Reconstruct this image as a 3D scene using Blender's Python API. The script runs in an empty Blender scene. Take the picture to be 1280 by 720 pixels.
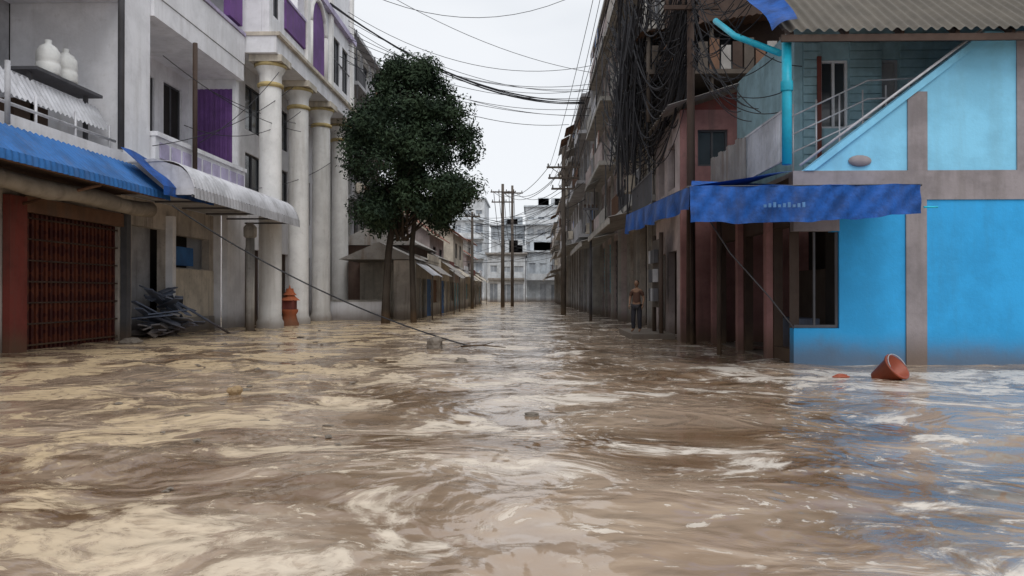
import bpy, bmesh, math, random
import numpy as np
from mathutils import Vector, Matrix
R = random.Random(7)
D = bpy.data
SC = bpy.context.scene
COL = SC.collection

# ---------------------------------------------------------------- materials
def nd(nt, t, **kw):
    n = nt.nodes.new(t)
    for k, v in kw.items():
        setattr(n, k, v)
    return n
def mixc(nt, fac, a, b, blend='MIX'):
    m = nd(nt, 'ShaderNodeMix', data_type='RGBA', blend_type=blend)
    L = nt.links
    for sock, v in ((m.inputs[0], fac), (m.inputs[6], a), (m.inputs[7], b)):
        if hasattr(v, 'links'): L.new(v, sock)
        elif isinstance(v, (int, float)): sock.default_value = v
        else: sock.default_value = (v[0], v[1], v[2], 1)
    return m.outputs[2]
def math_(nt, op, a, b=0.0, clamp=False):
    m = nd(nt, 'ShaderNodeMath', operation=op, use_clamp=clamp)
    for i, v in enumerate((a, b)):
        if hasattr(v, 'links'): nt.links.new(v, m.inputs[i])
        else: m.inputs[i].default_value = v
    return m.outputs[0]
def noise(nt, co, scale, detail=4, rough=.55, sc=None, dist=0):
    if sc:
        mp = nd(nt, 'ShaderNodeMapping'); mp.inputs['Scale'].default_value = sc
        nt.links.new(co, mp.inputs[0]); co = mp.outputs[0]
    n = nd(nt, 'ShaderNodeTexNoise')
    n.inputs['Scale'].default_value = scale; n.inputs['Detail'].default_value = detail
    n.inputs['Roughness'].default_value = rough; n.inputs['Distortion'].default_value = dist
    nt.links.new(co, n.inputs['Vector'])
    return n
def rng(nt, v, a, b, c=0., d=1., smooth=True):
    m = nd(nt, 'ShaderNodeMapRange')
    if smooth: m.interpolation_type = 'SMOOTHSTEP'
    nt.links.new(v, m.inputs[0])
    for i, x in enumerate((a, b, c, d)): m.inputs[i+1].default_value = x
    return m.outputs[0]
MATS = {}
def M(name, col, rough=.8, var=.25, scale=.9, streak=.35, dirt=(.10, .085, .07), bump=.25, metal=0., mud=.7, spec=.3):
    if name in MATS: return MATS[name]
    m = D.materials.new(name); m.use_nodes = True; nt = m.node_tree; L = nt.links
    p = nt.nodes['Principled BSDF']
    co = nd(nt, 'ShaderNodeTexCoord').outputs['Object']
    n1 = noise(nt, co, scale, 4, .68)
    c = mixc(nt, rng(nt, n1.outputs[0], .35, .65), [x*(1-var) for x in col], [min(1, x*(1+var*.35)) for x in col])
    if streak > 0:
        ns = noise(nt, co, 1.0, 4, .6, sc=(2.6, 2.6, .22))
        c = mixc(nt, rng(nt, ns.outputs[0], .48, .72, 0, streak), c, dirt)
        n3 = noise(nt, co, 6, 3, .7)
        c = mixc(nt, rng(nt, n3.outputs[0], .55, .75, 0, streak*.6), c, dirt)
    if mud > 0:
        sp = nd(nt, 'ShaderNodeSeparateXYZ'); L.new(co, sp.inputs[0])
        zz = math_(nt, 'ADD', sp.outputs[2], math_(nt, 'MULTIPLY', n1.outputs[0], -.8))
        c = mixc(nt, rng(nt, zz, -.35, .35, mud, 0), c, (.13, .085, .05))
    L.new(c, p.inputs['Base Color'])
    p.inputs['Roughness'].default_value = rough; p.inputs['Metallic'].default_value = metal
    p.inputs['Specular IOR Level'].default_value = spec
    if bump:
        b = nd(nt, 'ShaderNodeBump'); b.inputs['Strength'].default_value = bump; b.inputs['Distance'].default_value = .02
        n4 = noise(nt, co, 16, 2, .7); L.new(n4.outputs[0], b.inputs['Height']); L.new(b.outputs[0], p.inputs['Normal'])
    MATS[name] = m
    return m

white = M('white_paint', (.82, .82, .85), streak=.26, var=.12, dirt=(.36, .34, .31))
colm = M('column_paint', (.83, .82, .80), streak=.38, var=.12, dirt=(.40, .36, .31))
gold = M('gold_trim', (.55, .43, .2), streak=.4)
purple = M('purple_paint', (.17, .08, .26), streak=.3)
lilac = M('lilac_paint', (.50, .45, .62), streak=.25)
greyw = M('grey_wall', (.44, .44, .46), streak=.4)
dgrey = M('dark_grey', (.10, .10, .11), streak=.3)
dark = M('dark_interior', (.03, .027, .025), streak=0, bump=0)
brownd = M('dark_brown', (.07, .045, .035), streak=.3)
dkred = M('dark_red_paint', (.20, .045, .035), streak=.4)
redp = M('red_paint', (.22, .06, .05), streak=.35)
cream = M('cream_wall', (.62, .56, .47), streak=.45)
conc = M('concrete', (.34, .33, .31), streak=.5)
conc2 = M('stained_concrete', (.44, .42, .39), streak=.65, dirt=(.12, .11, .10))
beige = M('beige_plaster', (.50, .45, .40), streak=.6)
pinkp = M('pink_plaster', (.36, .18, .17), streak=.5)
palepink = M('pale_pink', (.50, .42, .41), streak=.5)
metalg = M('galvanised', (.62, .62, .65), rough=.5, metal=.25, streak=.35, mud=0)
tin = M('old_tin', (.36, .34, .32), rough=.6, metal=.2, streak=.6, dirt=(.18, .11, .07))
rust = M('rust', (.20, .11, .07), streak=.5)
bluesheet = M('blue_sheet', (.03, .145, .40), rough=.55, streak=.25, var=.3, mud=0)
tarp = M('blue_tarp', (.009, .080, .33), rough=.6, streak=.18, var=.45, scale=2.5, bump=.5, mud=0, spec=.25)
tarpw = M('tarp_print', (.10, .24, .50), mud=0)
bluew = M('blue_wall', (.035, .36, .74), streak=.22, var=.13, dirt=(.05, .24, .42))
bluel = M('light_blue_wall', (.24, .60, .84), streak=.28, var=.14, dirt=(.2, .42, .54))
greyt = M('grey_trim', (.29, .26, .27), streak=.3)
teal = M('teal_siding', (.36, .56, .63), streak=.4, dirt=(.14, .2, .22))
cyanp = M('cyan_pipe', (.02, .48, .66), rough=.4, streak=.15, mud=0)
bark = M('bark', (.055, .042, .032), streak=.4, bump=.8)
wood = M('pole_wood', (.11, .09, .075), streak=.4)
orange = M('orange_paint', (.50, .14, .06), streak=.35)
plastic = M('white_plastic', (.75, .75, .73), rough=.4, streak=.15, mud=0)
turq = M('turquoise_door', (.16, .42, .50), streak=.4)
tile = M('red_roof_tile', (.34, .16, .12), streak=.4, mud=0)
hazed = M('painted_haze_wall', (.62, .65, .68), streak=.25)  # far-building walls, paled so distance haze is part of the base colour
hazedg = M('painted_haze_grey', (.50, .54, .58), streak=.25)
hazedw = M('painted_haze_window', (.36, .39, .43), streak=0, bump=0, rough=.5)  # far window panes, lightened with the same haze in their colour
hazedw2 = M('painted_haze_window_dark', (.24, .265, .30), streak=0, bump=0, rough=.5)
roofb = M('brown_corrugated', (.115, .10, .08), rough=.6, streak=.4, mud=0)
canvas = M('rolled_canvas', (.34, .30, .25), streak=.4)
bucketm = M('red_plastic', (.34, .075, .035), rough=.4, streak=.25, mud=0)
stone = M('debris_stone', (.20, .17, .14), streak=.4, mud=0)
glass = M('window_glass', (.05, .06, .07), rough=.12, streak=0, bump=0, spec=.6, mud=0)
wirem = M('black_cable', (.035, .035, .04), streak=0, bump=0, mud=0)
brick = M('brown_brick', (.20, .13, .105), streak=.4)

def shutter_mat():
    m = D.materials.new('red_gate'); m.use_nodes = True; nt = m.node_tree; L = nt.links; p = nt.nodes['Principled BSDF']
    co = nd(nt, 'ShaderNodeTexCoord').outputs['Object']
    mp = nd(nt, 'ShaderNodeMapping'); mp.inputs['Rotation'].default_value = (math.radians(45), 0, 0)
    L.new(co, mp.inputs[0])
    ch = nd(nt, 'ShaderNodeTexChecker'); ch.inputs['Scale'].default_value = 3.2; L.new(mp.outputs[0], ch.inputs[0])
    n = noise(nt, co, 2.5, 4, .6)
    ca = mixc(nt, n.outputs[0], (.035, .005, .005), (.07, .012, .010))
    cb = mixc(nt, n.outputs[0], (.055, .010, .007), (.17, .045, .02))
    L.new(mixc(nt, ch.outputs[1], ca, cb), p.inputs['Base Color']); p.inputs['Roughness'].default_value = .5
    return m
gatem = shutter_mat()

# ---------------------------------------------------------------- builder
class G:
    def __init__(s, name):
        s.e = D.objects.new(name, None); COL.objects.link(s.e); s.parts = {}
    def bm(s, part, mat):
        k = (part, mat.name)
        if k not in s.parts: s.parts[k] = (bmesh.new(), mat)
        return s.parts[k][0]
    def box(s, part, mat, x0, x1, y0, y1, z0, z1, M4=None):
        b = s.bm(part, mat)
        x0, x1 = min(x0, x1), max(x0, x1); y0, y1 = min(y0, y1), max(y0, y1); z0, z1 = min(z0, z1), max(z0, z1)
        vs = [Vector((x, y, z)) for x in (x0, x1) for y in (y0, y1) for z in (z0, z1)]
        if M4: vs = [M4 @ v for v in vs]
        v = [b.verts.new(c) for c in vs]
        for f in ((0,1,3,2),(4,6,7,5),(0,4,5,1),(2,3,7,6),(0,2,6,4),(1,5,7,3)):
            b.faces.new([v[i] for i in f])
    def tube(s, part, mat, pts, r, seg=10, cap=True):
        b = s.bm(part, mat); n = len(pts); pts = [Vector(p) for p in pts]
        rs = r if isinstance(r, (list, tuple)) else [r]*n
        rings = []
        up0 = None
        for i, p in enumerate(pts):
            d = (pts[min(i+1, n-1)]-pts[max(i-1, 0)]).normalized()
            up = Vector((0, 0, 1)) if abs(d.z) < .9 else Vector((1, 0, 0))
            a = d.cross(up).normalized(); c = a.cross(d).normalized()
            if up0 is not None and a.dot(up0) < 0: a = -a; c = -c
            up0 = a
            rings.append([b.verts.new(p+(a*math.cos(2*math.pi*k/seg)+c*math.sin(2*math.pi*k/seg))*rs[i]) for k in range(seg)])
        for i in range(n-1):
            for k in range(seg):
                f = b.faces.new([rings[i][k], rings[i][(k+1) % seg], rings[i+1][(k+1) % seg], rings[i+1][k]]); f.smooth = True
        if cap:
            b.faces.new(rings[0]); b.faces.new(rings[-1])
    def lathe(s, part, mat, c, prof, seg=24, M4=None):
        b = s.bm(part, mat); rings = []
        for r, z in prof:
            ring = []
            for k in range(seg):
                v = Vector((r*math.cos(2*math.pi*k/seg), r*math.sin(2*math.pi*k/seg), z))
                if M4: v = M4 @ v
                ring.append(b.verts.new(v+Vector(c)))
            rings.append(ring)
        for i in range(len(rings)-1):
            for k in range(seg):
                f = b.faces.new([rings[i][k], rings[i][(k+1) % seg], rings[i+1][(k+1) % seg], rings[i+1][k]]); f.smooth = True
    def sheet(s, part, mat, p00, p10, p01, p11, nu, nv, fn=None):
        b = s.bm(part, mat); g = []
        p00, p10, p01, p11 = map(Vector, (p00, p10, p01, p11))
        for i in range(nu+1):
            row = []
            for j in range(nv+1):
                u = i/nu; v = j/nv
                p = (p00*(1-u)+p10*u)*(1-v)+(p01*(1-u)+p11*u)*v
                if fn: p = p+Vector(fn(u, v))
                row.append(b.verts.new(p))
            g.append(row)
        for i in range(nu):
            for j in range(nv):
                f = b.faces.new([g[i][j], g[i+1][j], g[i+1][j+1], g[i][j+1]]); f.smooth = True
    def poly(s, part, mat, pts, thick):
        b = s.bm(part, mat); t = Vector(thick)
        a = [b.verts.new(Vector(p)) for p in pts]; c = [b.verts.new(Vector(p)+t) for p in pts]; n = len(pts)
        b.faces.new(a); b.faces.new(c[::-1])
        for i in range(n): b.faces.new([a[i], a[(i+1) % n], c[(i+1) % n], c[i]])
    def wall(s, part, mat, axis, t0, t1, a0, a1, z0, z1, ops=()):
        As = sorted(set([a0, a1]+[v for o in ops for v in o[:2] if a0 < v < a1]))
        Zs = sorted(set([z0, z1]+[v for o in ops for v in o[2:4] if z0 < v < z1]))
        for i in range(len(As)-1):
            run = None
            for j in range(len(Zs)-1):
                am = (As[i]+As[i+1])/2; zm = (Zs[j]+Zs[j+1])/2
                hole = any(o[0] < am < o[1] and o[2] < zm < o[3] for o in ops)
                if not hole:
                    if run is None: run = Zs[j]
                if (hole or j == len(Zs)-2) and run is not None:
                    ze = Zs[j] if hole else Zs[j+1]
                    if axis == 'x': s.box(part, mat, t0, t1, As[i], As[i+1], run, ze)
                    else: s.box(part, mat, As[i], As[i+1], t0, t1, run, ze)
                    run = None
    def done(s, bevel=0):
        for (part, mn), (b, mat) in s.parts.items():
            bmesh.ops.recalc_face_normals(b, faces=b.faces[:])
            me = D.meshes.new(part); b.to_mesh(me); b.free(); me.materials.append(mat)
            o = D.objects.new(part, me); COL.objects.link(o); o.parent = s.e
        return s.e

def window_x(g, xf, s, y0, y1, z0, z1, fm=None, gm=None, n=2):
    fm = fm or dgrey; gm = gm or glass
    g.box('window_glass', gm, xf+s*.14, xf+s*.16, y0, y1, z0, z1)
    t = .06
    g.box('window_frame', fm, xf+s*.08, xf+s*.13, y0, y1, z0, z0+t); g.box('window_frame', fm, xf+s*.08, xf+s*.13, y0, y1, z1-t, z1)
    for i in range(n+1):
        y = y0+(y1-y0-t)*i/n
        g.box('window_frame', fm, xf+s*.078, xf+s*.132, y, y+t, z0+t, z1-t)
def window_y(g, yf, x0, x1, z0, z1, fm=None, gm=None, n=2):
    fm = fm or dgrey; gm = gm or glass
    g.box('window_glass', gm, x0, x1, yf+.14, yf+.16, z0, z1)
    t = .06
    g.box('window_frame', fm, x0, x1, yf+.08, yf+.13, z0, z0+t); g.box('window_frame', fm, x0, x1, yf+.08, yf+.13, z1-t, z1)
    for i in range(n+1):
        x = x0+(x1-x0-t)*i/n
        g.box('window_frame', fm, x, x+t, yf+.078, yf+.132, z0+t, z1-t)
def railing_y(g, part, mat, x, y0, y1, z0, z1, step=.15, r=.015):
    g.box(part, mat, x-.025, x+.025, y0, y1, z1-.05, z1); g.box(part, mat, x-.02, x+.02, y0, y1, z0, z0+.04)
    y = y0
    while y < y1:
        g.box(part, mat, x-r, x+r, y, y+2*r, z0+.04, z1-.05); y += step
def ac_unit(g, xf, s, y, z):
    o = -s
    g.box('ac_unit', cream, xf+o*.05, xf+o*.4, y, y+.85, z, z+.6)
    g.lathe('ac_fan', dgrey, (0, 0, 0), [(.0, 0), (.22, 0), (.22, .02), (.2, .03)], 16,
            Matrix.Translation((xf+o*.405, y+.35, z+.3)) @ Matrix.Rotation(math.radians(90)*o, 4, 'Y'))

# ---------------------------------------------------------------- ground & water
g = D.meshes.new('ground'); g.from_pydata([(-400, -60, -.7), (400, -60, -.7), (400, 900, -.7), (-400, 900, -.7)], [], [(0, 1, 2, 3)])
g.materials.append(M('mud_ground', (.12, .085, .055), mud=0)); go = D.objects.new('ground', g); COL.objects.link(go)

def build_water():
    ys = [-60, -30, -12, -4, 0, 2, 3]; y = 3.5
    while y < 330: ys.append(y); y += .032+.0085*max(0, y-3.5)
    ys += [450, 900]
    ys = np.array(ys); nx = 560
    t = np.linspace(-1, 1, nx)
    hw = 7+.85*np.clip(ys, 0, None)
    hw[:5] = 60; 
    X = t[None, :]*hw[:, None]; Y = np.repeat(ys[:, None], nx, 1)
    step = np.gradient(ys)[:, None]
    step = np.maximum(step, (hw*2/nx)[:, None])
    rs = np.random.RandomState(3)
    Z = np.zeros_like(X)
    m1 = .5+.5*np.sin(X*.55+1.3*np.sin(Y*.31)+.7)*np.sin(Y*.42+1.1*np.sin(X*.37)+.3)
    m2 = .5+.5*np.sin(X*.9+1.1*np.sin(Y*.5+2)+2.7)*np.sin(Y*.7+1.4*np.sin(X*.6)+1.3)
    near = .72+.28*np.clip((Y-6)/10, 0, 1)
    for i in range(110):
        lam = math.exp(rs.uniform(math.log(.16), math.log(2.6)))
        th = rs.normal(math.pi*.45, .95)
        k = 2*math.pi/lam
        amp = .0031*lam**.98*rs.uniform(.4, 1.2)
        ph = rs.uniform(0, 6.28)
        wx = X+.12*np.sin(Y*1.7+ph)+.25*np.sin(Y*.6+ph*2); wy = Y+.12*np.sin(X*1.9+ph)+.3*np.sin(X*.5+ph)
        w = np.sin(k*(wx*math.cos(th)+wy*math.sin(th))+ph)
        w = 1-np.abs(w)*1.6 if i % 3 == 0 else w
        f = np.clip(lam/(2.5*step)-1, 0, 1)
        Z += amp*w*f*near*(.08+1.4*(m1 if i % 2 else m2)**1.7)
    co = np.stack([X, Y, Z], -1).reshape(-1, 3)
    ny = len(ys)
    idx = np.arange(ny*nx).reshape(ny, nx)
    F = np.stack([idx[:-1, :-1], idx[:-1, 1:], idx[1:, 1:], idx[1:, :-1]], -1).reshape(-1, 4)
    me = D.meshes.new('water'); me.vertices.add(len(co)); me.vertices.foreach_set('co', co.astype(np.float32).ravel())
    me.loops.add(F.size); me.loops.foreach_set('vertex_index', F.ravel().astype(np.int32))
    me.polygons.add(len(F)); me.polygons.foreach_set('loop_start', np.arange(0, F.size, 4, dtype=np.int32))
    me.polygons.foreach_set('use_smooth', np.ones(len(F), dtype=bool))
    me.update(calc_edges=True); me.validate()
    o = D.objects.new('flood_water', me); COL.objects.link(o)
    m = D.materials.new('muddy_water'); m.use_nodes = True; nt = m.node_tree; L = nt.links; p = nt.nodes['Principled BSDF']
    co = nd(nt, 'ShaderNodeTexCoord').outputs['Object']
    def warp(co, sc, amt):
        n = noise(nt, co, sc, 2, .5)
        v = nd(nt, 'ShaderNodeVectorMath', operation='SUBTRACT'); L.new(n.outputs[1], v.inputs[0]); v.inputs[1].default_value = (.5, .5, .5)
        v2 = nd(nt, 'ShaderNodeVectorMath', operation='SCALE'); L.new(v.outputs[0], v2.inputs[0]); v2.inputs['Scale'].default_value = amt
        v3 = nd(nt, 'ShaderNodeVectorMath', operation='ADD'); L.new(v2.outputs[0], v3.inputs[0]); L.new(co, v3.inputs[1])
        return v3.outputs[0]
    w = warp(co, .35, 2.6); w2 = warp(w, 1.6, .55)
    big = noise(nt, w, .28, 3, .55, sc=(.8, 1, 1))
    foamn = noise(nt, w2, .75, 7, .64, sc=(.8, 1, 1))
    streakn = noise(nt, w2, 1.3, 5, .6, sc=(.55, 1.2, 1))
    fleck = noise(nt, w2, 7, 4, .65, sc=(.8, 1.1, 1))
    base = mixc(nt, rng(nt, big.outputs[0], .41, .57), (.17, .105, .06), (.36, .265, .19))
    base = mixc(nt, rng(nt, streakn.outputs[0], .44, .64, 0, .55), base, (.46, .355, .26))
    sp = nd(nt, 'ShaderNodeSeparateXYZ'); L.new(co, sp.inputs[0])
    left = rng(nt, sp.outputs[0], -5, 2, .045, -.02)
    wy = math_(nt, 'ADD', sp.outputs[1], math_(nt, 'MULTIPLY', big.outputs[0], 3))
    band = math_(nt, 'MULTIPLY', rng(nt, wy, 12.6, 14, 0, 1), rng(nt, wy, 15.5, 18.5, 1, 0))
    band = math_(nt, 'MULTIPLY', band, rng(nt, sp.outputs[0], 2, 4, 0, .10))
    far = rng(nt, sp.outputs[1], 14, 40, 0, .035)
    fv = math_(nt, 'ADD', math_(nt, 'ADD', math_(nt, 'ADD', foamn.outputs[0], left), band), far)
    foam = rng(nt, fv, .525, .60)
    foam2 = rng(nt, fleck.outputs[0], .57, .65, 0, .85)
    foam2 = math_(nt, 'MULTIPLY', foam2, rng(nt, streakn.outputs[0], .45, .58, .06, 1))
    fm = math_(nt, 'MAXIMUM', math_(nt, 'MULTIPLY', foam, rng(nt, fleck.outputs[0], .32, .56, .3, .95)), foam2)
    fcol = mixc(nt, rng(nt, sp.outputs[0], -5, 2), (.58, .44, .27), (.70, .63, .55))
    c = mixc(nt, fm, base, fcol)
    L.new(c, p.inputs['Base Color'])
    L.new(rng(nt, fm, 0, 1, .08, .45, False), p.inputs['Roughness'])
    p.inputs['IOR'].default_value = 1.5; p.inputs['Specular IOR Level'].default_value = .5
    bn = noise(nt, w, 4.0, 4, .58, sc=(.8, 1.2, 1)); bn2 = noise(nt, w, .9, 3, .6)
    h = math_(nt, 'ADD', math_(nt, 'MULTIPLY', bn.outputs[0], .026), math_(nt, 'MULTIPLY', bn2.outputs[0], .050))
    h = math_(nt, 'MULTIPLY', h, rng(nt, bn2.outputs[0], .42, .60, .3, 1.2))
    h = math_(nt, 'ADD', h, math_(nt, 'MULTIPLY', fm, .006))
    b = nd(nt, 'ShaderNodeBump'); b.inputs['Strength'].default_value = .6; b.inputs['Distance'].default_value = 1.0
    L.new(h, b.inputs['Height']); L.new(b.outputs[0], p.inputs['Normal'])
    me.materials.append(m)
build_water()

# ---------------------------------------------------------------- LEFT: near shophouse
b = G('white_purple_shophouse')
b.wall('ground_wall', beige, 'x', -13.3, -13, 6, 31, -.6, 4.6, [(19.3, 23.8, -.6, 3.6), (24.6, 26.9, -.6, 3.7), (27.2, 30.6, 2.4, 3.6), (9, 17.5, -.6, 3.5)])
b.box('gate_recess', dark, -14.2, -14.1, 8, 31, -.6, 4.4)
b.box('pillar', dkred, -12.98, -12.8, 18.5, 19.15, -.6, 3.9)
b.box('pillar', dgrey, -12.98, -12.78, 23.9, 24.15, -.6, 4.2)
b.box('gate_lintel', rust, -12.98, -12.86, 19.16, 23.88, 3.55, 3.95)
for i in range(46):
    y = 19.3+i*4.5/46
    b.box('folding_gate', gatem, -13.12 if i % 2 else -13.05, -13.18, y, y+4.5/46, -.6, 3.55)
for i in range(7): b.box('gate_rail', brownd, -13.03, -13.0, 19.32, 23.78, .1+i*.55, .14+i*.55)
b.box('bay_divider', white, -13.2, -12.75, 26.92, 27.18, -.6, 4.2)
b.box('half_wall', cream, -12.98, -12.9, 27.2, 30.8, .55, 2.35)
b.box('half_wall_base', conc, -12.98, -12.86, 27.2, 30.8, -.6, .54)
b.box('blue_board', bluesheet, -13.25, -13.2, 28, 29.6, 2.5, 3.2)
b.wall('bay_back', greyw, 'x', -13.8, -13.6, 24.3, 27, -.6, 4)
b.box('soffit', brownd, -12.98, -11.3, 12, 22, 4.32, 4.40)
b.box('soffit', greyw, -13, -11.6, 22.4, 31, 4.62, 4.75)
b.box('first_floor_slab', white, -16, -11.7, 6, 31, 4.78, 5.5)
b.wall('recess_wall', greyw, 'x', -15.4, -15.2, 6, 21.9, 5.5, 17, [(10, 13, 6.2, 9), (16, 18.5, 6.2, 9)])
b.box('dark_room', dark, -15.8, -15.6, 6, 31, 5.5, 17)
b.box('end_wall', white, -20, -12.72, 31.01, 31.09, -.6, 17)
b.box('end_wall_inner', white, -13.94, -11.96, 30.75, 31.0, 5.52, 17)
b.wall('recess_wall', white, 'x', -14.2, -13.95, 23.5, 31, 5.5, 17,
       [(24.2, 25.4, 7.3, 9.1), (26.6, 28.0, 5.7, 9.4), (28.7, 30.2, 5.7, 9.5), (25, 29.5, 12, 15)])
window_x(b, -13.95, -1, 24.2, 25.4, 7.3, 9.1); window_x(b, -13.95, -1, 26.6, 28.0, 5.7, 9.4, dgrey, glass); window_x(b, -13.95, -1, 28.7, 30.2, 5.7, 9.5, dgrey, dark)
window_x(b, -13.95, -1, 25, 29.5, 12, 15, dgrey, glass, 4)
for i in range(16):
    x = -13.7+i*1.6/16
    b.box('purple_shutter', purple, x, x+.1, 30.66 if i % 2 else 30.70, 30.74, 5.55, 9.7)
b.box('shutter_frame', white, -12.08, -11.98, 30.62, 30.74, 5.55, 9.8)
b.box('pilaster', white, -13, -11.85, 21.95, 23.5, 5.5, 17)
b.box('side_return', white, -15.2, -13, 21.95, 22.15, 5.5, 17)
b.box('beam', white, -15.2, -11.9, 6, 21.93, 9.9, 10.7)
b.box('upper_parapet', white, -12.2, -12.0, 6, 21.93, 10.72, 11.8)
b.box('balcony_parapet', white, -11.95, -11.7, 23.55, 31, 5.52, 6.35)
b.box('parapet_cap', white, -12.0, -11.62, 23.52, 31, 6.36, 6.5)
for i in range(9): b.box('parapet_panel', lilac, -11.69, -11.66, 23.8+i*.8, 24.4+i*.8, 5.7, 6.2)
b.box('second_floor_slab', white, -15.2, -11.75, 23.55, 31, 10.1, 10.75)
b.box('upper_parapet', white, -11.95, -11.72, 23.55, 31, 10.78, 11.9)
b.box('upper_parapet_cap', lilac, -12.0, -11.66, 23.53, 31, 11.92, 12.05)
b.box('purple_band', purple, -11.9, -11.66, 29.3, 30.6, 12.2, 17)
b.box('third_floor_slab', white, -15.2, -11.7, 6, 31, 15.5, 16.2)
b.box('roof', white, -16, -11.6, 6, 31.0, 17.2, 17.6)
b.tube('drain_pipe', dgrey, [(-11.78, 21.7, 5.6), (-11.78, 21.7, 17)], .09)
b.tube('drain_pipe', brownd, [(-11.5, 25.9, 5.2), (-11.5, 25.9, 10)], .08)
b.tube('drain_pipe', greyw, [(-11.55, 16.6, 5.2), (-11.55, 16.6, 6.6)], .06)
b.sheet('terrace_lattice', metalg, (-12.0, 8, 6.05), (-12.0, 21.6, 6.05), (-12.4, 8, 6.75), (-12.4, 21.6, 6.75), 560, 3, lambda u, v: (0, 0, .03*math.sin(2*math.pi*70*u)))
for z in (5.45, 5.8): b.tube('terrace_pipe', metalg, [(-11.9, 8, z), (-11.9, 21.6, z)], .04)
for i in range(9): b.tube('terrace_post', metalg, [(-11.9, 8.5+i*1.6, 5.2), (-11.9, 8.5+i*1.6, 6.2)], .035)
b.box('tank_shelf', dgrey, -12.9, -12.2, 18.6, 21.5, 7.0, 7.08)
for y in (18.8, 21.2): b.box('tank_shelf', dgrey, -12.6, -12.5, y, y+.1, 5.5, 7.0)
for i in range(5): b.box('terrace_clutter', [dgrey, brownd, greyw][i % 3], -12.9, -12.5, 9+i*2.3, 10.3+i*2.3, 5.5, 6.2+.25*(i % 2))
for i, y in enumerate((32, 35.9, 39.8, 43.7)):
    c = (-11, y, 0)
    b.lathe('column', colm, c, [(.56, -.6), (.56, .25), (.50, .35), (.47, .5), (.47, 5), (.45, 10.15)], 28)
    b.lathe('column_capital', gold, c, [(.46, 10.05), (.54, 10.1), (.54, 10.2), (.47, 10.25)], 28)
    b.lathe('column_neck', colm, c, [(.46, 10.25), (.46, 10.6), (.55, 10.75), (.62, 10.9)], 28)
    b.lathe('column_capital', gold, c, [(.62, 10.88), (.66, 10.93), (.66, 11.02), (.5, 11.03)], 28)
    b.box('capital_block', cream, -11.68, -10.32, y-.66, y+.66, 11.03, 11.3)
b.wall('portico_wall', white, 'x', -12.7, -12.45, 31.1, 45.6, -.6, 11.3,
       [(33, 35, -.6, 3.4), (36.9, 38.9, -.6, 3.4), (40.8, 42.8, -.6, 3.4), (33, 35, 5.2, 7.6), (36.9, 38.9, 5.2, 7.6), (40.8, 42.8, 5.2, 7.6), (33, 35, 8.6, 10.6), (36.9, 38.9, 8.6, 10.6)])
for y in (33, 36.9, 40.8):
    b.box('portico_door', brownd, -12.66, -12.6, y, y+2, -.6, 3.4)
    window_x(b, -12.45, -1, y, y+2, 5.2, 7.6); window_x(b, -12.45, -1, y, y+2, 8.6, 10.6)
b.box('portico_end_wall', white, -20, -12.71, 45.4, 45.6, -.6, 17)
b.box('entablature', white, -12.9, -10.45, 31.1, 45.6, 11.31, 12.0)
b.box('entablature_moulding', cream, -12.9, -10.3, 31.05, 45.7, 12.0, 12.15)
W = -10.75
ops = [(33.0, 35.9, 12.9, 17), (36.9, 39.3, 12.3, 14.6), (41.3, 42.7, 12.9, 15.4), (43.2, 44.6, 12.9, 15.4), (31.6, 32.4, 13, 15)]
b.wall('upper_front', white, 'x', W-.3, W, 31.1, 45.6, 12.16, 19.5, ops)
b.box('upper_end', white, -18, W-.31, 31.1, 31.4, 12.16, 19.5); b.box('upper_end', white, -18, W-.31, 45.3, 45.6, 12.16, 19.5)
window_x(b, W, -1, 41.3, 42.7, 12.9, 15.4); window_x(b, W, -1, 43.2, 44.6, 12.9, 15.4); window_x(b, W, -1, 31.6, 32.4, 13, 15)
b.box('loggia_back', lilac, W-1.6, W-1.4, 32.8, 36, 12.16, 19.5)
for z0 in (12.95, 16.3): b.box('purple_balustrade', purple, W-.12, W+.08, 33.0, 35.9, z0, z0+1.25)
b.box('balustrade_cap', lilac, W-.16, W+.12, 33.0, 35.9, 14.22, 14.34)
ac = (38.1, 14.6); ra = 1.2
arc = [(W+.03, ac[0]+ra*math.cos(a), ac[1]+ra*1.1*math.sin(a)) for a in [math.pi*k/20 for k in range(21)]]
b.poly('arch_panel', purple, [(W+.03, 39.3, 12.2)]+arc+[(W+.03, 36.9, 12.2)], (-.2, 0, 0))
b.tube('arch_trim', colm, [(W+.06, p[1]+(p[1]-ac[0])*.12, p[2]+(p[2]-ac[1])*.12) for p in arc], .13, 8)
b.tube('arch_trim', colm, [(W+.06, 39.44, 12.2), (W+.06, 39.44, 14.6)], .13, 8); b.tube('arch_trim', colm, [(W+.06, 36.76, 12.2), (W+.06, 36.76, 14.6)], .13, 8)
for y in (36.2, 40.5, 45.2): b.box('pilaster_upper', colm, W+.003, W+.16, y-.22, y+.22, 12.16, 19.5)
b.box('upper_cornice', lilac, W-.3, W+.25, 31.1, 45.7, 16.2, 16.5)
b.box('grille', dgrey, W+.02, W+.06, 41.2, 44.7, 14.1, 14.16)
b.done()

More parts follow.
